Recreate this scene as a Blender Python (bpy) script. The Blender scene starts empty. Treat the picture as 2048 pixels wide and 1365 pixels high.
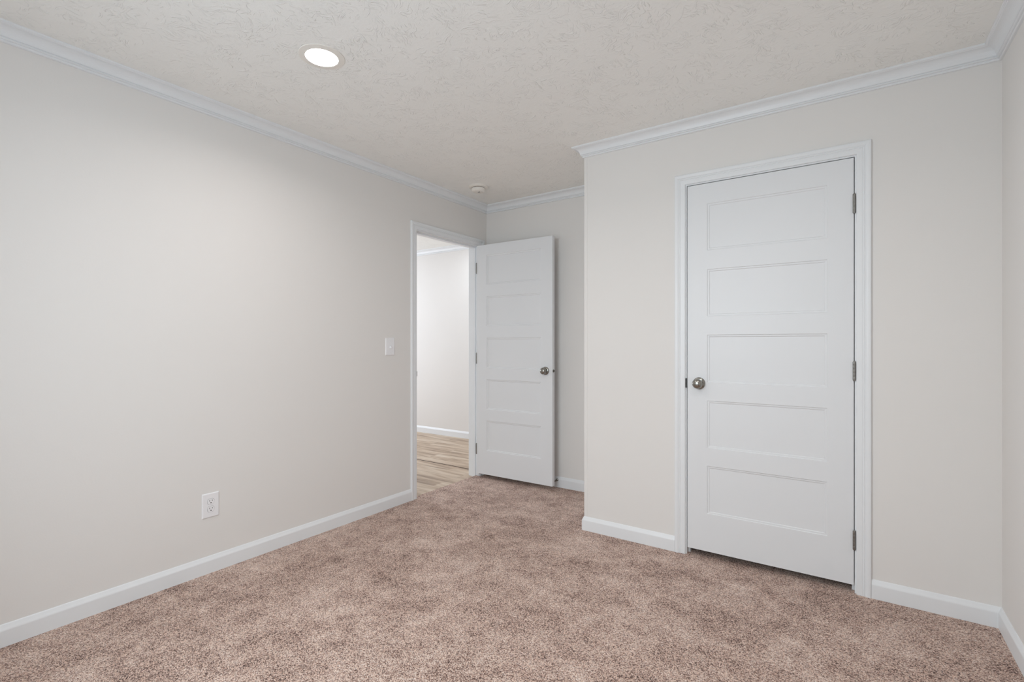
import bpy, bmesh, math
from mathutils import Vector, Matrix

S = bpy.context.scene
COL = S.collection

# ------------------------------------------------------------------ camera, exposure, sky, daylight
CAM_H = 1.188
cam_d = bpy.data.cameras.new('camera')
cam_d.sensor_fit = 'HORIZONTAL'
cam_d.sensor_width = 36.0
cam_d.lens = 985.235 / 2048 * 36.0
cam_d.shift_y = 4.32 / 2048
cam_d.clip_start = 0.02
cam = bpy.data.objects.new('camera', cam_d)
cam.location = (0, 0, CAM_H)
cam.rotation_euler = (math.radians(90), 0, math.radians(34.466))
COL.objects.link(cam)
S.camera = cam

S.view_settings.view_transform = 'Standard'
S.view_settings.look = 'None'
S.view_settings.exposure = 0.06
S.view_settings.gamma = 1.0
S.view_settings.use_curve_mapping = False
S.cycles.max_bounces = 14
S.cycles.diffuse_bounces = 8
S.cycles.use_denoising = True

world = bpy.data.worlds.new('daylight')
S.world = world
world.use_nodes = True
world.node_tree.nodes['Background'].inputs[0].default_value = (0.75, 0.87, 1.0, 1)
world.node_tree.nodes['Background'].inputs[1].default_value = 0.4

def area(name, loc, rot, sx, sy, power, col=(1, 1, 1), shape='RECTANGLE'):
    d = bpy.data.lights.new(name, 'AREA')
    d.shape = shape
    d.size = sx
    d.size_y = sy
    d.energy = power
    d.color = col
    o = bpy.data.objects.new(name, d)
    o.location = loc
    o.rotation_euler = rot
    COL.objects.link(o)
    return o

P_WINDOW, P_SKY, P_ROOM, P_HALL, P_HALLDAY = 23.5, 64.0, 4.8, 4.4, 51.0
WIN = (-1.75, -0.55, 0.62, 2.08)          # x0, x1, z0, z1 of the bedroom window behind the camera
YR = -0.36
WLX, WLY, WLZ, WLW, WLH, WTILT = -1.15, -0.46, 1.35, 1.14, 1.40, 0
C_WINDOW, C_SKY, C_ROOM, C_HALL, C_HALLDAY = (.76, .895, 1), (.93, 1, 1), (1, .92, .885), (.82, .91, 1), (.81, .885, 1)
ROOM_SPREAD = 158
area('window_daylight', (WLX, WLY, WLZ), (math.radians(90 - WTILT), 0, 0), WLW, WLH, P_WINDOW, C_WINDOW)
area('sky_daylight', (-1.15, -1.3, 2.1), (math.radians(55), 0, 0), 2.2, 1.6, P_SKY, C_SKY)   # high sky slanting down through the window
area('hall_daylight', (-6.4, 3.2, 1.4), (math.radians(90), 0, math.radians(-90)), 1.6, 1.5, P_HALLDAY, C_HALLDAY)

# ------------------------------------------------------------------ measures of the room
XL, XR = -2.7366, 0.5217                  # left and right wall faces
YC, YB = 2.8479, 3.5740                   # closet wall face, alcove back wall face
XC = -1.3948                              # closet corner
HC = 2.431                                # ceiling
WT = 0.115                                # wall thickness
YH = 4.785                                # far hall wall face
ZH = -0.012                               # hall floor
DX0, DX1, DTOP = -0.7563, 0.0143, 2.070   # closet door slab
OX0, OX1, OTOP = -0.7600, 0.0180, 2.0740  # its opening between jambs
OY0, OY1 = 2.6970, 3.4650                 # doorway opening in the left wall
JT = 0.018                                # jamb board

# ------------------------------------------------------------------ materials
def srgb(r, g, b):
    f = lambda c: (c / 255 / 12.92) if c <= 10 else ((c / 255 + 0.055) / 1.055) ** 2.4
    return (f(r), f(g), f(b), 1)

def mat(name, col, rough=0.5, metal=0.0, spec=0.5):
    m = bpy.data.materials.new(name)
    m.use_nodes = True
    b = m.node_tree.nodes['Principled BSDF']
    b.inputs['Base Color'].default_value = col
    b.inputs['Roughness'].default_value = rough
    b.inputs['Metallic'].default_value = metal
    b.inputs['Specular IOR Level'].default_value = spec
    return m

class NT:
    def __init__(s, m):
        s.t = m.node_tree
        s.b = s.t.nodes['Principled BSDF']
    def n(s, typ, **kw):
        x = s.t.nodes.new(typ)
        for k, v in kw.items():
            if k in x.inputs:
                x.inputs[k].default_value = v
            else:
                setattr(x, k, v)
        return x
    def l(s, a, b):
        s.t.links.new(a, b)
    def math(s, op, a, b=None, c=None):
        x = s.n('ShaderNodeMath', operation=op)
        for i, v in enumerate((a, b, c)):
            if v is None: continue
            if isinstance(v, (int, float)): x.inputs[i].default_value = v
            else: s.l(v, x.inputs[i])
        return x.outputs[0]
    def ramp(s, fac, stops, interp='LINEAR'):
        x = s.n('ShaderNodeValToRGB')
        x.color_ramp.interpolation = interp
        e = x.color_ramp.elements
        while len(e) < len(stops): e.new(0.5)
        for i, (p, c) in enumerate(stops):
            e[i].position = p
            e[i].color = c
        s.l(fac, x.inputs[0])
        return x.outputs[0]
    def bump(s, h, strength, dist):
        x = s.n('ShaderNodeBump')
        x.inputs['Strength'].default_value = strength
        x.inputs['Distance'].default_value = dist
        s.l(h, x.inputs['Height'])
        s.l(x.outputs[0], s.b.inputs['Normal'])

M = {}
# painted drywall: flat greige paint with a faint roller stipple
M['wall'] = mat('wall_paint', srgb(226, 223.8, 221), 0.75, 0, 0.25)
k = NT(M['wall'])
tc = k.n('ShaderNodeTexCoord')
nz = k.n('ShaderNodeTexNoise', Scale=160.0, Detail=2.0)
k.l(tc.outputs['Object'], nz.inputs['Vector'])
k.bump(nz.outputs['Fac'], 0.12, 0.0012)

# white semi-gloss trim and door paint
M['trim'] = mat('trim_paint', srgb(229, 231.5, 233.5), 0.38, 0, 0.45)
M['door'] = mat('door_paint', srgb(224, 226, 228), 0.42, 0, 0.45)
k = NT(M['door'])
tc = k.n('ShaderNodeTexCoord')
nz = k.n('ShaderNodeTexNoise', Scale=240.0, Detail=1.0)
k.l(tc.outputs['Object'], nz.inputs['Vector'])
k.bump(nz.outputs['Fac'], 0.05, 0.0006)
M['plastic'] = mat('white_plastic', srgb(236, 236, 238), 0.35, 0, 0.5)
M['detector'] = mat('warm_white_plastic', srgb(232, 228, 221), 0.45, 0, 0.5)
M['slot'] = mat('dark_slot_gap_shade', srgb(25, 24, 24), 0.6)
M['gap_shade_button'] = mat('grey_gap_shade_button', srgb(120, 120, 120), 0.6)
M['nickel'] = mat('satin_nickel', srgb(150, 148, 142), 0.24, 1.0)
M['hinge'] = mat('hinge_nickel', srgb(140, 138, 134), 0.42, 1.0)
M['dark_nickel'] = mat('dark_nickel', srgb(84, 82, 80), 0.45, 1.0)
M['rubber'] = mat('white_rubber', srgb(220, 218, 212), 0.6)
M['closet_dark'] = mat('closet_inside', srgb(96, 92, 88), 0.9)

# ceiling: flat white with slapped-brush texture: little ridges, direction changes patch by patch
M['ceiling'] = mat('textured_ceiling_paint', srgb(240, 239.5, 236), 0.8, 0, 0.2)
k = NT(M['ceiling'])
tc = k.n('ShaderNodeTexCoord')
co = tc.outputs['Object']
hs = []
for (cs, off, s1, s2, lo, hi) in ((7.0, 0.0, 17.0, 105.0, .585, .66), (8.5, 3.7, 22.0, 125.0, .585, .66), (6.0, 9.1, 13.0, 90.0, .60, .67)):
    mp = k.n('ShaderNodeMapping')
    mp.inputs['Location'].default_value = (off, off * 1.7, 0)
    k.l(co, mp.inputs['Vector'])
    wn = k.n('ShaderNodeTexNoise', Scale=10.0, Detail=1.0, noise_dimensions='2D')
    k.l(mp.outputs[0], wn.inputs['Vector'])
    vo = k.n('ShaderNodeTexVoronoi', Scale=cs, voronoi_dimensions='2D')
    k.l(mp.outputs[0], vo.inputs['Vector'])
    sp = k.n('ShaderNodeSeparateColor')
    k.l(vo.outputs['Color'], sp.inputs[0])
    sb = k.n('ShaderNodeVectorMath', operation='SUBTRACT')      # position inside one brush dab
    k.l(mp.outputs[0], sb.inputs[0])
    k.l(vo.outputs['Position'], sb.inputs[1])
    ang = k.math('MULTIPLY', sp.outputs[0], 6.283)
    ang = k.math('ADD', ang, k.math('MULTIPLY', k.math('SUBTRACT', wn.outputs['Fac'], .5), 3.0))
    rt = k.n('ShaderNodeVectorRotate', rotation_type='Z_AXIS')
    k.l(sb.outputs[0], rt.inputs['Vector'])
    k.l(ang, rt.inputs['Angle'])
    sc = k.n('ShaderNodeVectorMath', operation='MULTIPLY')
    k.l(rt.outputs[0], sc.inputs[0])
    sc.inputs[1].default_value = (s1, s2, 1)
    ad = k.n('ShaderNodeVectorMath', operation='MULTIPLY_ADD')  # every dab gets its own strokes
    k.l(vo.outputs['Color'], ad.inputs[0])
    ad.inputs[1].default_value = (90, 90, 0)
    k.l(sc.outputs[0], ad.inputs[2])
    st = k.n('ShaderNodeTexNoise', Scale=1.0, Detail=1.5, noise_dimensions='2D')
    st.inputs['Distortion'].default_value = .5
    k.l(ad.outputs[0], st.inputs['Vector'])
    r = k.ramp(st.outputs['Fac'], [(lo, (0, 0, 0, 1)), (hi, (1, 1, 1, 1))], 'EASE')
    fd = k.ramp(k.math('MULTIPLY', vo.outputs['Distance'], 1.0), [(.30, (1, 1, 1, 1)), (.60, (0, 0, 0, 1))])
    mk = k.n('ShaderNodeTexNoise', Scale=11.0, Detail=2.0, noise_dimensions='2D')
    k.l(mp.outputs[0], mk.inputs['Vector'])
    mr = k.ramp(mk.outputs['Fac'], [(.44, (0, 0, 0, 1)), (.58, (1, 1, 1, 1))])
    hs.append(k.math('MULTIPLY', k.math('MULTIPLY', r, fd), mr))
h = k.math('MAXIMUM', k.math('MAXIMUM', hs[0], hs[1]), hs[2])
fine = k.n('ShaderNodeTexNoise', Scale=80.0, Detail=3.0)
k.l(co, fine.inputs['Vector'])
h = k.math('ADD', h, k.math('MULTIPLY', fine.outputs['Fac'], 0.30))
k.bump(h, 0.60, 0.0044)

# carpet: cut pile of pinkish-beige, brown and pale yarns; the pile lies in different directions
M['carpet'] = mat('carpet_pile', srgb(170, 145, 135), 0.95, 0, 0.1)
k = NT(M['carpet'])
tc = k.n('ShaderNodeTexCoord')
co = tc.outputs['Object']
vo = k.n('ShaderNodeTexVoronoi', Scale=300.0, voronoi_dimensions='2D')
k.l(co, vo.inputs['Vector'])
sp = k.n('ShaderNodeSeparateColor')
k.l(vo.outputs['Color'], sp.inputs[0])
n1 = k.n('ShaderNodeTexNoise', Scale=230.0, Detail=3.0, Roughness=.7)
k.l(co, n1.inputs['Vector'])
big = k.n('ShaderNodeTexNoise', Scale=3.2, Detail=3.0, Roughness=.6)
k.l(co, big.inputs['Vector'])
mid = k.n('ShaderNodeTexNoise', Scale=11.0, Detail=2.5, Roughness=.6)
k.l(co, mid.inputs['Vector'])
f = k.math('MULTIPLY', sp.outputs[0], .60)
f = k.math('ADD', f, k.math('MULTIPLY', n1.outputs['Fac'], .62))
f = k.math('ADD', f, k.math('MULTIPLY', k.math('SUBTRACT', big.outputs['Fac'], .5), .46))
f = k.math('ADD', f, k.math('MULTIPLY', k.math('SUBTRACT', mid.outputs['Fac'], .5), .44))
f = k.math('SUBTRACT', f, .115)
c = k.ramp(f, [(.14, srgb(70, 48, 42)), (.32, srgb(150, 120, 108)), (.49, srgb(203, 174, 159)), (.70, srgb(230, 205, 190)), (.90, srgb(250, 236, 226))])
hue = k.ramp(sp.outputs[1], [(0, (1.05, .97, .93, 1)), (.5, (1, 1, 1, 1)), (1, (.97, 1.0, 1.04, 1))])
mx = k.n('ShaderNodeMix', data_type='RGBA', blend_type='MULTIPLY')
mx.inputs[0].default_value = 1
k.l(c, mx.inputs[6]); k.l(hue, mx.inputs[7])
k.l(mx.outputs[2], k.b.inputs['Base Color'])
hh = k.math('SUBTRACT', k.math('MULTIPLY', n1.outputs['Fac'], 1.0), k.math('MULTIPLY', vo.outputs['Distance'], .7))
k.bump(hh, 0.9, 0.0045)
k.b.inputs['Sheen Weight'].default_value = .12

# hall floor: greyed oak vinyl planks running along x
M['vinyl'] = mat('oak_vinyl_plank', srgb(170, 150, 130), 0.42, 0, 0.4)
k = NT(M['vinyl'])
tc = k.n('ShaderNodeTexCoord')
co = tc.outputs['Object']
br = k.n('ShaderNodeTexBrick')
br.offset = .37
br.inputs['Color1'].default_value = (0.05, .05, .05, 1)
br.inputs['Color2'].default_value = (.95, .95, .95, 1)
br.inputs['Mortar'].default_value = (.5, .5, .5, 1)
br.inputs['Scale'].default_value = 1
br.inputs['Mortar Size'].default_value = .0012
br.inputs['Brick Width'].default_value = 1.22
br.inputs['Row Height'].default_value = .152
k.l(co, br.inputs['Vector'])
shift = k.n('ShaderNodeVectorMath', operation='MULTIPLY_ADD')
k.l(br.outputs['Color'], shift.inputs[0])
shift.inputs[1].default_value = (7, 5, 3)
k.l(co, shift.inputs[2])
st = k.n('ShaderNodeVectorMath', operation='MULTIPLY')
k.l(shift.outputs[0], st.inputs[0])
st.inputs[1].default_value = (1.1, 9.5, 1)
g = k.n('ShaderNodeTexNoise', Scale=1.5, Detail=4.5, Roughness=.58)
g.inputs['Distortion'].default_value = .6
k.l(st.outputs[0], g.inputs['Vector'])
f = k.math('ADD', g.outputs['Fac'], k.math('MULTIPLY', k.math('SUBTRACT', br.outputs['Color'], .5), .12))
c = k.ramp(f, [(.28, srgb(128, 108, 91)), (.43, srgb(176, 154, 132)), (.56, srgb(197, 178, 157)), (.75, srgb(212, 200, 184))])
mr = k.n('ShaderNodeMix', data_type='RGBA', blend_type='MIX')
k.l(k.math('MULTIPLY', br.outputs['Fac'], .6), mr.inputs[0])
k.l(c, mr.inputs[6])
mr.inputs[7].default_value = srgb(105, 85, 70)
k.l(mr.outputs[2], k.b.inputs['Base Color'])
M['seam'] = mat('floor_seam_brown', srgb(62, 42, 38), 0.6)
M['lens'] = mat('lit_lens', (1, 1, 1, 1), .5)
b = M['lens'].node_tree.nodes['Principled BSDF']
b.inputs['Emission Color'].default_value = (1, .985, .96, 1)
b.inputs['Emission Strength'].default_value = 16.0

# ------------------------------------------------------------------ helpers
def link(name, bm, m, parent=None, smooth=False, loc=None):
    bmesh.ops.recalc_face_normals(bm, faces=bm.faces)
    me = bpy.data.meshes.new(name)
    bm.to_mesh(me)
    bm.free()
    if m is not None: me.materials.append(M[m])
    if smooth:
        for p in me.polygons: p.use_smooth = True
        me.set_sharp_from_angle(angle=math.radians(35))
    o = bpy.data.objects.new(name, me)
    COL.objects.link(o)
    if loc is not None: o.location = loc
    if parent is not None: o.parent = parent
    return o

def tag(o, label, cat, group=None, kind=None):
    o['label'] = label
    o['category'] = cat
    if group: o['group'] = group
    if kind: o['kind'] = kind
    return o

def empty(name, loc=(0, 0, 0), rz=0):
    o = bpy.data.objects.new(name, None)
    o.empty_display_size = .05
    COL.objects.link(o)
    o.location = loc
    o.rotation_euler = (0, 0, rz)
    return o

def box(bm, x0, x1, y0, y1, z0, z1, bev=0.0):
    v = [bm.verts.new(p) for p in ((x0, y0, z0), (x1, y0, z0), (x1, y1, z0), (x0, y1, z0), (x0, y0, z1), (x1, y0, z1), (x1, y1, z1), (x0, y1, z1))]
    fs = [bm.faces.new([v[i] for i in q]) for q in ((3, 2, 1, 0), (4, 5, 6, 7), (0, 1, 5, 4), (1, 2, 6, 5), (2, 3, 7, 6), (3, 0, 4, 7))]
    if bev:
        es = set(e for fc in fs for e in fc.edges)
        bmesh.ops.bevel(bm, geom=list(es), offset=bev, segments=2, affect='EDGES', profile=.5)
    return bm

def boxes(*bs):
    bm = bmesh.new()
    for q in bs: box(bm, *q)
    return bm

def lathe(bm, prof, axis='z', n=48, at=(0, 0, 0)):
    """prof: (radius, height) list; height runs along the axis."""
    rings = []
    for r, h in prof:
        ring = []
        for i in range(n if r > 1e-6 else 1):
            a = 2 * math.pi * i / n
            u, w = r * math.cos(a), r * math.sin(a)
            p = {'z': (u, w, h), '-z': (u, -w, -h), 'x': (h, u, w), '-x': (-h, u, -w), 'y': (u, h, w), '-y': (u, -h, w)}[axis]
            ring.append(bm.verts.new((p[0] + at[0], p[1] + at[1], p[2] + at[2])))
        rings.append(ring)
    for a, b in zip(rings, rings[1:]):
        for i in range(n):
            j = (i + 1) % n
            if len(a) == 1 and len(b) == 1: continue
            if len(a) == 1: bm.faces.new((a[0], b[j], b[i]))
            elif len(b) == 1: bm.faces.new((a[i], a[j], b[0]))
            else: bm.faces.new((a[i], a[j], b[j], b[i]))
    return bm

def sweep(sections):
    """closed profile loops joined into one solid with end caps"""
    bm = bmesh.new()
    L = [[bm.verts.new(p) for p in s] for s in sections]
    n = len(L[0])
    for a, b in zip(L, L[1:]):
        for i in range(n):
            j = (i + 1) % n
            bm.faces.new((a[i], a[j], b[j], b[i]))
    bm.faces.new(L[0][::-1])
    bm.faces.new(L[-1])
    return bm

def miters(path, ends=(None, None)):
    """2D polyline with the room on its right: offset vector at every vertex"""
    ns = []
    for (ax, ay), (bx, by) in zip(path, path[1:]):
        d = Vector((bx - ax, by - ay)).normalized()
        ns.append(Vector((d.y, -d.x)))
    out = []
    for i in range(len(path)):
        if i == 0: out.append(ends[0] or ns[0])
        elif i == len(path) - 1: out.append(ends[1] or ns[-1])
        else:
            a, b = ns[i - 1], ns[i]
            out.append((a + b) / (1 + a.dot(b)))
    return out

def run(path, mi, i, prof, zsign=1, z0=0):
    """moulding between path vertices i and i+1; prof = (out, z)"""
    sec = []
    for kx in (i, i + 1):
        p, m = path[kx], mi[kx]
        sec.append([(p[0] + m.x * o, p[1] + m.y * o, z0 + zsign * z) for o, z in prof])
    return sweep(sec)

# ------------------------------------------------------------------ shell
def struct(name, bm, m, label, cat, parent=None):
    o = link(name, bm, m, parent)
    if parent is None: tag(o, label, cat, kind='structure')
    return o

YE = YH + .12                              # outermost y
struct('floor', boxes((-2.772, XR + .11, YR - .11, YB + .05, -.10, 0.0)), 'carpet',
       'pinkish beige cut-pile carpet covering the bedroom floor', 'carpet')
struct('floor_hall', boxes((-6.6, -2.772, 1.4, YE, -.10, ZH)), 'vinyl',
       'greyed oak vinyl plank floor in the hall beyond the doorway', 'floor')
struct('ceiling', boxes((-6.6, XR + .115, YR - .115, YE, HC, HC + .1)), 'ceiling',
       'white ceiling with slapped-brush texture', 'ceiling')
W0 = -.012
struct('wall_left', boxes((XL - WT, XL, YR - .115, OY0 - JT, W0, HC), (XL - WT, XL, OY1 + JT, YB, W0, HC),
                          (XL - WT, XL, OY0 - JT, OY1 + JT, 2.052 + JT, HC), (XL - WT, XL, YB, YE, W0, HC)), 'wall',
       'greige wall with the outlet, the light switch and the open doorway', 'wall')
struct('wall_back', boxes((XL, XR + .115, YB, YB + WT, 0, HC)), 'wall',
       'greige wall of the alcove behind the open door', 'wall')
struct('wall_closet', boxes((XC, OX0 - JT, YC, YC + .1, 0, HC), (OX1 + JT, XR, YC, YC + .1, 0, HC),
                            (OX0 - JT, OX1 + JT, YC, YC + .1, OTOP + JT, HC), (XC, XC + .1, YC + .1, YB, 0, HC)), 'wall',
       'greige closet wall around the closed white door', 'wall')
struct('wall_right', boxes((XR, XR + .115, YR - .115, YB, 0, HC)), 'wall',
       'greige wall cut by the right edge of the photo', 'wall')
struct('wall_rear', boxes((XL, WIN[0], YR - .115, YR, 0, HC), (WIN[1], XR, YR - .115, YR, 0, HC),
                          (WIN[0], WIN[1], YR - .115, YR, 0, WIN[2]), (WIN[0], WIN[1], YR - .115, YR, WIN[3], HC)), 'wall',
       'greige window wall facing the closet, behind the viewpoint', 'wall')
struct('wall_hall', boxes((-6.6, XL - WT, YH, YE, ZH, HC)), 'wall',
       'bright wall of the hall seen through the open doorway', 'wall')
struct('wall_hall_end', boxes((-6.6, -6.5, 1.5, YH, ZH, HC)), 'wall', 'far end wall of the hall, hidden beside the doorway', 'wall')
struct('wall_hall_near', boxes((-6.6, XL - WT, 1.4, 1.5, ZH, HC)), 'wall', 'hall wall hidden behind the bedroom wall', 'wall')

struct('trim_10', boxes((XC - .0012, XC + .019, YC - .0012, YC, 0, HC), (XC - .0012, XC, YC, YC + .019, 0, HC)), 'wall',
       'slim painted corner strip on the outer corner of the closet', 'corner strip')

# the hall's marriage-line seam in the vinyl
struct('trim_1', boxes((-6.5, XL - WT, 3.632, 3.640, ZH, ZH + .0025)), 'seam',
       'thin dark brown seam strip across the hall plank floor', 'floor seam')

# window behind the camera
w = empty('window_1', ((WIN[0] + WIN[1]) / 2, YR, WIN[2]))
tag(w, 'white double-hung window in the wall behind the viewpoint', 'window', kind='structure')
hw, wh = (WIN[1] - WIN[0]) / 2, WIN[3] - WIN[2]
link('window_frame', boxes((-hw, -hw + .03, -.09, 0, 0, wh), (hw - .03, hw, -.09, 0, 0, wh), (-hw + .03, hw - .03, -.09, 0, 0, .03), (-hw + .03, hw - .03, -.09, 0, wh - .03, wh)), 'trim', w)
link('meeting_rail', boxes((-hw + .03, hw - .03, -.06, -.03, wh / 2 - .02, wh / 2 + .02)), 'trim', w)

# ------------------------------------------------------------------ crown moulding, baseboards
CROWN = [(0, 0), (.062, 0), (.062, .0075), (.0585, .010), (.0555, .0105), (.0535, .0125)]
for t in range(1, 9):                                   # cove
    a = math.radians(90 * t / 9)
    CROWN.append((.0535 - .0335 * math.sin(a) * .96 - .0, .0125 + .0325 * (1 - math.cos(a)) + 0))
CROWN += [(.0200, .0455), (.0150, .0478), (.0148, .0490), (.0180, .0500), (.0182, .0520), (.0150, .0545), (.0098, .0556), (.0095, .0568), (.0108, .0575), (.0108, .0615), (.0080, .0640), (0, .0640)]
room = [(XL, YR), (XL, YB), (XC, YB), (XC, YC), (XR, YC), (XR, YR)]
mi = miters(room)
for n, (i, lab) in enumerate(((0, 'white crown moulding along the top of the wall with the doorway'),
                              (1, 'short white crown moulding over the alcove behind the open door'),
                              (2, 'white crown moulding turning back at the closet corner'),
                              (3, 'white crown moulding above the closed closet door'),
                              (4, 'white crown moulding cut by the upper right corner of the photo')), 2):
    struct('trim_%d' % n, run(room, mi, i, CROWN, -1, HC), 'trim', lab, 'crown moulding')
hallp = [(-6.5, YH), (XL - WT, YH)]
struct('trim_7', run(hallp, miters(hallp), 0, CROWN, -1, HC), 'trim', 'white crown moulding in the hall, seen through the doorway', 'crown moulding')

BASE = [(0, 0), (.0128, 0), (.0128, .0625), (.0120, .0660), (.0100, .0705), (.0090, .0725), (.0066, .0780), (.0046, .0830), (.0024, .0862), (0, .0862)]
CW, CR = .058, .0065                                    # casing width and reveal
mb = miters(room)
def base_piece(name, a, b, m0, m1, label, z0=0.0):
    struct(name, sweep([[(a[0] + m0.x * o, a[1] + m0.y * o, z0 + z) for o, z in BASE], [(b[0] + m1.x * o, b[1] + m1.y * o, z0 + z) for o, z in BASE]]), 'trim', label, 'baseboard')
E = Vector((1, 0)); Nn = Vector((0, -1)); Wv = Vector((-1, 0))
base_piece('baseboard_left', (XL, YR), (XL, OY0 - CR - CW), E, E, 'long white baseboard on the carpet below the outlet')
base_piece('baseboard_back', (XL, YB), (XC, YB), Nn, mb[2], 'white baseboard at the foot of the alcove wall by the door stop')
base_piece('baseboard_alcove', (XC, YB), (XC, YC), mb[2], mb[3], 'white baseboard on the closet side facing the alcove')
base_piece('baseboard_closet', (XC, YC), (OX0 - CR - CW, YC), mb[3], Nn, 'short white baseboard between the closet corner and the closet door')
base_piece('baseboard_corner', (OX1 + CR + CW, YC), (XR, YC), Nn, mb[4], 'short white baseboard between the closet door casing and the room corner')
base_piece('baseboard_right', (XR, YC), (XR, YR), mb[4], Wv, 'white baseboard cut by the lower right edge of the photo')
base_piece('baseboard_hall', (-6.5, YH), (XL - WT, YH), Nn, Nn, 'white baseboard in the hall, seen through the doorway', ZH)

# ------------------------------------------------------------------ door casings
CAS = [(0, 0), (0, .0075), (.0015, .0095), (.004, .0102), (.0225, .0108), (.0242, .0094), (.0262, .0094), (.0278, .0118), (.0305, .0128), (.0325, .0112), (.0345, .0112),
       (.0365, .0132), (.0400, .0150), (.0440, .0158), (.0510, .0160), (.0545, .0150), (.0570, .0125), (.0580, .0100), (.0580, 0)]
def casing(parent, s0, s1, top, to3, zlo):
    """legs and head round an opening s0..s1, `top` high; to3(s, out, z) maps to 3D"""
    def leg(name, s, d):
        sec = []
        for z in (zlo, None):
            sec.append([to3(s + d * wd, t, (z if z is not None else top + wd)) for wd, t in CAS])
        return link(name, sweep(sec), 'trim', parent)
    leg('casing_leg', s0, -1)
    leg('casing_leg', s1, 1)
    link('casing_head', sweep([[to3(s0 - wd, t, top + wd) for wd, t in CAS], [to3(s1 + wd, t, top + wd) for wd, t in CAS]]), 'trim', parent)

# closet door frame
fr = empty('trim_8', ((OX0 + OX1) / 2, YC, 0))
tag(fr, 'white fluted casing and jamb around the closed closet door', 'door casing', kind='structure')
cx = (OX0 + OX1) / 2
casing(fr, OX0 - CR - cx, OX1 + CR - cx, OTOP + CR, lambda s, t, z: (s, -t, z), 0)
for nm, q in (('jamb_leg', (OX0 - JT - cx, OX0 - cx, 0, .1, 0, OTOP)), ('jamb_leg', (OX1 - cx, OX1 + JT - cx, 0, .1, 0, OTOP)),
              ('jamb_head', (OX0 - JT - cx, OX1 + JT - cx, 0, .1, OTOP, OTOP + JT)),
              ('stop_strip', (OX0 - cx, OX0 + .011 - cx, .037, .075, 0, OTOP)), ('stop_strip', (OX1 - .011 - cx, OX1 - cx, .037, .075, 0, OTOP)),
              ('stop_strip', (OX0 + .011 - cx, OX1 - .011 - cx, .037, .075, OTOP - .011, OTOP))):
    link(nm, boxes(q), 'trim', fr)
bm = bmesh.new()                                        # curved strike lip at the jamb edge
pts = [(0, .012), (0, 0), (-.0015, -.0032), (-.0050, -.0052)]
th = .0016
zs = [.935 + .057 * t / 8 for t in range(9)]
for (ax, ay), (bx, by) in zip(pts, pts[1:]):
    box(bm, min(ax, bx) - .0004, max(ax, bx) + th, min(ay, by) - .0004, max(ay, by) + .0004, .938, .990)
sp_ = link('strike_plate', bm, 'dark_nickel', fr, loc=(OX0 - cx + .0002, 0, 0))
sp_['label'] = 'dark nickel strike lip'

# bedroom doorway frame in the left wall
fr2 = empty('trim_9', (XL, (OY0 + OY1) / 2, 0))
tag(fr2, 'white casing and jamb around the open doorway to the hall', 'door casing', kind='structure')
cy = (OY0 + OY1) / 2
DT2 = 2.052
casing(fr2, OY0 - CR - cy, OY1 + CR - cy, DT2 + CR, lambda s, t, z: (t, s, z), 0)
casing(fr2, OY0 - CR - cy, OY1 + CR - cy, DT2 + CR, lambda s, t, z: (-WT - t, s, z), ZH)
for nm, q in (('jamb_leg', (-WT, 0, OY0 - JT - cy, OY0 - cy, ZH, DT2)), ('jamb_leg', (-WT, 0, OY1 - cy, OY1 + JT - cy, ZH, DT2)),
              ('jamb_head', (-WT, 0, OY0 - JT - cy, OY1 + JT - cy, DT2, DT2 + JT)),
              ('stop_strip', (-.075, -.037, OY0 - cy, OY0 + .011 - cy, ZH, DT2)), ('stop_strip', (-.075, -.037, OY1 - .011 - cy, OY1 - cy, ZH, DT2)),
              ('stop_strip', (-.075, -.037, OY0 + .011 - cy, OY1 - .011 - cy, DT2 - .011, DT2))):
    link(nm, boxes(q), 'trim', fr2)
sp2 = link('strike_plate', boxes((-.036, -.006, OY0 - cy, OY0 + .0018 - cy, .925, .982), (-.006, .0015, OY0 + .0010 - cy, OY0 + .004 - cy, .935, .972)), 'dark_nickel', fr2)
sp2['label'] = 'dark nickel strike plate'

# ------------------------------------------------------------------ five-panel doors
RING = [(0, 0), (.0030, .0032), (.0100, .0036), (.0135, .0066)]
def slab(wd, ht, th, panels, stile):
    """local: x 0..wd, y 0 (front) .. th (back), z 0..ht"""
    bm = bmesh.new()
    xs = [0, stile, wd - stile, wd]
    zs = [0] + [z for p in panels for z in p] + [ht]
    for face in (0, 1):
        P = lambda x, z, d: bm.verts.new((x, d if face == 0 else th - d, z))
        g = [[P(x, z, 0) for x in xs] for z in zs]
        for j in range(len(zs) - 1):
            for i in range(3):
                if i == 1 and j % 2 == 1:
                    loop = [g[j][1], g[j][2], g[j + 1][2], g[j + 1][1]]
                    for ins, dep in RING[1:]:
                        x0, x1, z0, z1 = xs[1] + ins, xs[2] - ins, zs[j] + ins, zs[j + 1] - ins
                        nl = [P(x0, z0, dep), P(x1, z0, dep), P(x1, z1, dep), P(x0, z1, dep)]
                        for q in range(4):
                            bm.faces.new((loop[q], loop[(q + 1) % 4], nl[(q + 1) % 4], nl[q]))
                        loop = nl
                    bm.faces.new(loop)
                else:
                    bm.faces.new((g[j][i], g[j][i + 1], g[j + 1][i + 1], g[j + 1][i]))
        if face == 0: g0 = g
    for a, b in ((g0[0], g[0]), (g0[-1], g[-1]), ([r[0] for r in g0], [r[0] for r in g]), ([r[-1] for r in g0], [r[-1] for r in g])):
        for q in range(len(a) - 1):
            bm.faces.new((a[q], a[q + 1], b[q + 1], b[q]))
    return bm

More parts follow.
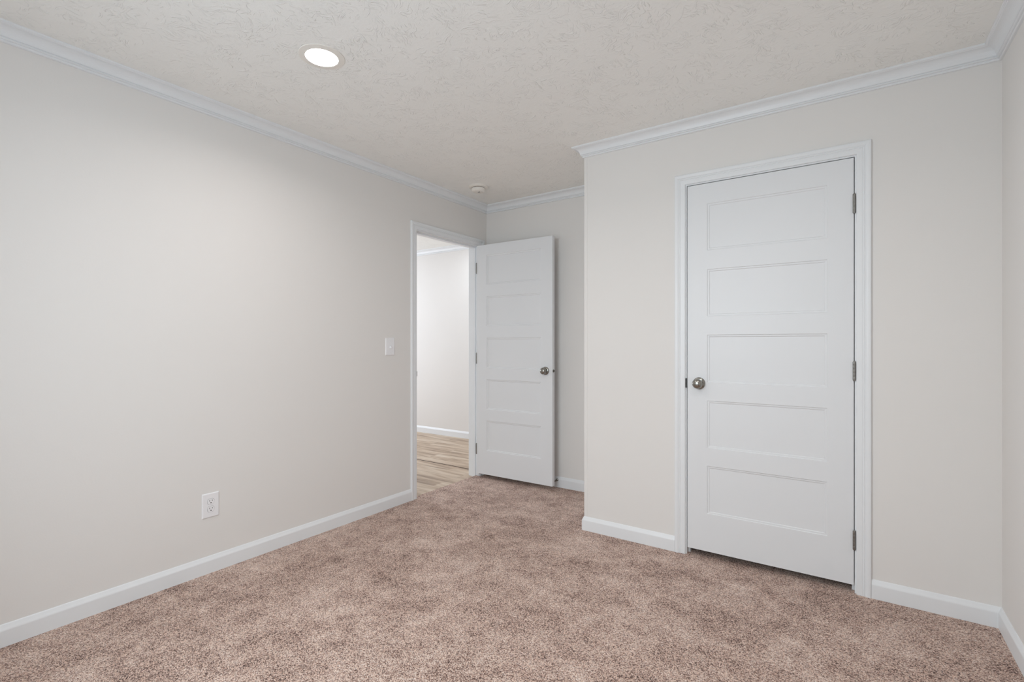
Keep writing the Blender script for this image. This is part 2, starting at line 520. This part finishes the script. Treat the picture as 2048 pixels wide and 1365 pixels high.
PANELS = [(.2080, .4725), (.5705, .8330), (.9320, 1.1965), (1.2980, 1.5580), (1.6620, 1.9200)]
ROSE = [(0, 0), (.0335, 0), (.0335, .0028), (.0322, .0060), (.0290, .0088), (.0235, .0104), (.0165, .0110), (.0148, .0130), (.0130, .0160), (.0122, .0210)]
KNOB = [(.0122, .0205), (.0135, .0225), (.0150, .0240), (.0205, .0262), (.0245, .0300), (.0268, .0350), (.0275, .0400), (.0268, .0450), (.0245, .0500), (.0205, .0545), (.0150, .0575), (.0080, .0592), (0, .0597)]
def knob(parent, at, axis):
    kb = link('knob', lathe(bmesh.new(), KNOB, axis, 40), 'nickel', parent, True, at)
    kb['label'] = 'satin nickel door knob'
    link('rosette', lathe(bmesh.new(), ROSE, axis, 40), 'nickel', kb, True)
    return kb

def hinge(parent, at, wid=.0085, leaf=None):
    bm = bmesh.new()
    r = .0062
    for q in range(5):                                   # five knuckles
        a, c = q * .0178, q * .0178 + .0177
        lathe(bm, [(0, a), (r * .975, a), (r, a + .0005), (r, c - .0005), (r * .975, c), (0, c)], 'z', 16)
    lathe(bm, [(0, -.004), (.0035, -.0035), (.0045, -.001), (.0045, .0002)], 'z', 12)
    lathe(bm, [(.0045, .0882), (.0045, .0900), (.0035, .0925), (0, .0930)], 'z', 12)
    if leaf: box(bm, *leaf)
    hg = link('hinge', bm, 'hinge', parent, True, at)
    hg['label'] = 'satin nickel hinge'
    return hg

# closed closet door, hinged on the right, flush with the wall face
DB = .0385
d1 = link('door_1', slab(DX1 - DX0, DTOP - DB, .035, PANELS, .1055), 'door', None, loc=(DX0, YC + .001, DB))
tag(d1, 'closed white five-panel closet door with a nickel knob', 'door', kind='structure')
knob(d1, (.0635, 0, .9645 - DB), '-y')
for z in (.2085, 1.0110, 1.8065):
    hinge(d1, (DX1 - DX0 + .0018, -.0050, z - DB))

# open bedroom door, hinged at the far jamb, folded back towards the alcove wall
DW, DH2 = .7620, 2.050 - DB
d2 = empty('door_2', (XL + .006, OY1 - .002, DB), math.radians(0.8))
tag(d2, 'open white five-panel door standing against the alcove wall', 'door', kind='structure')
sl = link('door_slab', slab(DW, DH2, .035, PANELS, .1055), 'door', d2, loc=(.004, -.0415, 0))
knob(d2, (DW - .0595, -.0415, .9645 - DB), '-y')
knob(d2, (DW - .0595, -.0065, .9645 - DB), 'y')
lt = link('latch', lathe(bmesh.new(), [(0, 0), (.0118, 0), (.0118, .0008), (.0105, .0012), (0, .0012)], 'x', 24), 'dark_nickel', d2, True, (DW + .004, -.0240, .9645 - DB))
lt['label'] = 'round nickel latch with its bolt'
link('latch_bolt', lathe(bmesh.new(), [(0, 0), (.0078, 0), (.0078, .009), (.006, .0105), (0, .0105)], 'x', 16), 'nickel', lt, True, (.001, 0, 0))
for z in (.2085, 1.0110, 1.8065):
    hinge(d2, (-.002, -.0400, z - DB), leaf=(-.0020, .0022, .0002, .0330, 0, .0885))

# ------------------------------------------------------------------ wall plates
def screw(parent, at, axis='x'):
    link('screw', lathe(bmesh.new(), [(0, 0), (.0034, 0), (.0030, .0009), (0, .0012)], axis, 14), 'plastic', parent, True, at)

def plate(bm, hy, hz, t=.0055, bev=.0042):
    s = [[(0, -hy, -hz), (0, hy, -hz), (0, hy, hz), (0, -hy, hz)],
         [(t * .45, -hy, -hz), (t * .45, hy, -hz), (t * .45, hy, hz), (t * .45, -hy, hz)],
         [(t * .85, -hy + bev * .55, -hz + bev * .55), (t * .85, hy - bev * .55, -hz + bev * .55), (t * .85, hy - bev * .55, hz - bev * .55), (t * .85, -hy + bev * .55, hz - bev * .55)],
         [(t, -hy + bev, -hz + bev), (t, hy - bev, -hz + bev), (t, hy - bev, hz - bev), (t, -hy + bev, hz - bev)]]
    V = [[bm.verts.new(p) for p in q] for q in s]
    for a, b in zip(V, V[1:]):
        for i in range(4): bm.faces.new((a[i], a[(i + 1) % 4], b[(i + 1) % 4], b[i]))
    bm.faces.new(V[0][::-1]); bm.faces.new(V[-1])
    return bm

o = empty('wall_outlet', (XL, 1.2215, .3478))
tag(o, 'white duplex outlet low on the wall above the long baseboard', 'outlet')
link('cover_plate', plate(bmesh.new(), .0412, .0628), 'plastic', o)
for dz in (.0195, -.0195):
    bm = bmesh.new()                                     # receptacle face: round with flat top and bottom
    n = 36
    prof = []
    for q in range(n):
        a = 2 * math.pi * q / n
        prof.append((.0172 * math.cos(a), max(-.0145, min(.0145, .0172 * math.sin(a)))))
    A = [bm.verts.new((.0050, y, z)) for y, z in prof]
    B = [bm.verts.new((.0072, y * .985, z * .985)) for y, z in prof]
    for q in range(n): bm.faces.new((A[q], A[(q + 1) % n], B[(q + 1) % n], B[q]))
    bm.faces.new(B)
    rc = link('receptacle', bm, 'plastic', o, loc=(0, 0, dz))
    bm = boxes((.0068, .00745, -.0076, -.0054, .0008, .0088), (.0068, .00745, .0054, .0076, .0016, .0084))
    lathe(bm, [(0, .00745), (.0030, .00745), (.0030, .0066)], 'x', 14, (0, 0, -.0066))
    sl_ = link('slots', bm, 'slot', rc)
    sl_['label'] = 'dark plug slots'
    bm = bmesh.new()                                     # flat grey ring painted as the shadow in the gap round each face
    ring = [(y * 1.10, z * 1.10) for y, z in prof]
    A = [bm.verts.new((.00556, y * .99, z * .99)) for y, z in prof]
    B = [bm.verts.new((.00556, y * 1.055, z * 1.055)) for y, z in prof]
    for q in range(n): bm.faces.new((A[q], A[(q + 1) % n], B[(q + 1) % n], B[q]))
    link('face_gap_shade', bm, 'gap_shade_button', rc)
screw(o, (.0054, 0, 0))

o = empty('light_switch', (XL, 2.4305, 1.1632))
tag(o, 'white toggle light switch beside the open doorway', 'light switch')
link('cover_plate', plate(bmesh.new(), .0420, .0625), 'plastic', o)
link('toggle_surround', box(bmesh.new(), .0050, .0066, -.0062, .0062, -.0130, .0130, .0006), 'plastic', o)
bm = bmesh.new()
vs = [bm.verts.new(p) for p in ((.006, -.0048, -.0085), (.006, .0048, -.0085), (.006, .0048, .0085), (.006, -.0048, .0085),
                                (.0165, -.0038, -.0120), (.0165, .0038, -.0120), (.0195, .0038, -.0050), (.0195, -.0038, -.0050))]
for q in ((3, 2, 1, 0), (4, 5, 6, 7), (0, 1, 5, 4), (1, 2, 6, 5), (2, 3, 7, 6), (3, 0, 4, 7)): bm.faces.new([vs[i] for i in q])
link('toggle', bm, 'plastic', o)
screw(o, (.0054, 0, .0302)); screw(o, (.0054, 0, -.0302))

# ------------------------------------------------------------------ ceiling fittings
def downlight(loc, label, power, col, spread=180):
    o = empty('recessed_light', loc)
    tag(o, label, 'ceiling light', 'recessed ceiling lights')
    link('trim_ring', lathe(bmesh.new(), [(.0950, 0), (.0952, .0016), (.0940, .0030), (.0880, .0038), (.0760, .0046), (.0700, .0052), (.0675, .0050), (.0672, .0020), (.0672, 0)], '-z', 64), 'detector', o, True)
    link('lens', lathe(bmesh.new(), [(.0690, 0.001), (.0672, .0045), (.0620, .0062), (.0500, .0074), (.0300, .0082), (0, .0085)], '-z', 48), 'lens', o, True)
    l = area('lamp', (0, 0, -.012), (0, 0, 0), .13, .13, power, col, 'DISK')
    l.parent = o
    l.data.spread = math.radians(spread)
    return o
downlight((-1.889, 1.295, HC), 'round lit recessed light in the bedroom ceiling', P_ROOM, C_ROOM, ROOM_SPREAD)
downlight((-.330, 1.295, HC), 'round lit recessed light overhead, beyond the top edge of the photo', P_ROOM, C_ROOM, ROOM_SPREAD)
downlight((-3.55, 4.33, HC), 'round lit recessed light hidden in the hall ceiling by the wall', P_HALL, C_HALL)
downlight((-5.35, 4.00, HC), 'round lit recessed light hidden further along the hall ceiling', P_HALL * .5, C_HALL)

o = empty('smoke_detector', (-2.430, 3.068, HC))
tag(o, 'round white smoke detector on the ceiling above the open doorway', 'smoke detector')
link('mounting_base', lathe(bmesh.new(), [(0, 0), (.0760, 0), (.0765, .0060), (.0740, .0110), (.0660, .0145), (.0560, .0155), (.0500, .0150), (0, .0150)], '-z', 56), 'detector', o, True)
link('head_gap_shade', lathe(bmesh.new(), [(.0485, .0140), (.0485, .0200)], '-z', 48), 'slot', o, True)  # dark band coloured as the shadow between base and head
hd = link('sensor_head', lathe(bmesh.new(), [(0, .0185), (.0530, .0185), (.0540, .0210), (.0535, .0330), (.0500, .0400), (.0440, .0440), (.0400, .0455), (.0385, .0450), (.0340, .0465), (0, .0480)], '-z', 56), 'detector', o, True)
link('test_button', box(bmesh.new(), -.009, .009, -.006, .006, -.0496, -.0455, .001), 'gap_shade_button', hd, loc=(.012, -.006, 0))

# ------------------------------------------------------------------ door stop on the alcove baseboard
o = empty('door_stop', (-1.9920, YB - .0125, .060))
tag(o, 'small nickel door stop screwed to the baseboard behind the open door', 'door stop')
link('mounting_cup', lathe(bmesh.new(), [(0, 0), (.0110, 0), (.0110, .003), (.0085, .008), (.0050, .010), (0, .010)], '-y', 24), 'nickel', o, True)
bm = bmesh.new()                                         # coil spring
turns, seg, R0, r0 = 14, 14, .0048, .0011
path = []
for q in range(turns * seg + 1):
    a = 2 * math.pi * q / seg
    path.append(Vector((R0 * math.cos(a), -.008 - .056 * q / (turns * seg), R0 * math.sin(a))))
prev = None
for q, p in enumerate(path):
    t = (path[min(q + 1, len(path) - 1)] - path[max(q - 1, 0)]).normalized()
    u = Vector((p.x, 0, p.z)).normalized()
    v = t.cross(u).normalized()
    ring = [bm.verts.new(p + u * (r0 * math.cos(w)) + v * (r0 * math.sin(w))) for w in [i * math.pi / 3 for i in range(6)]]
    if prev:
        for i in range(6): bm.faces.new((prev[i], prev[(i + 1) % 6], ring[(i + 1) % 6], ring[i]))
    prev = ring
link('spring', bm, 'nickel', o, True)
tp = link('tip', lathe(bmesh.new(), [(0, .062), (.0062, .062), (.0068, .064), (.0068, .072), (.0050, .076), (0, .077)], '-y', 20), 'rubber', o, True)
tp['label'] = 'white rubber tip'
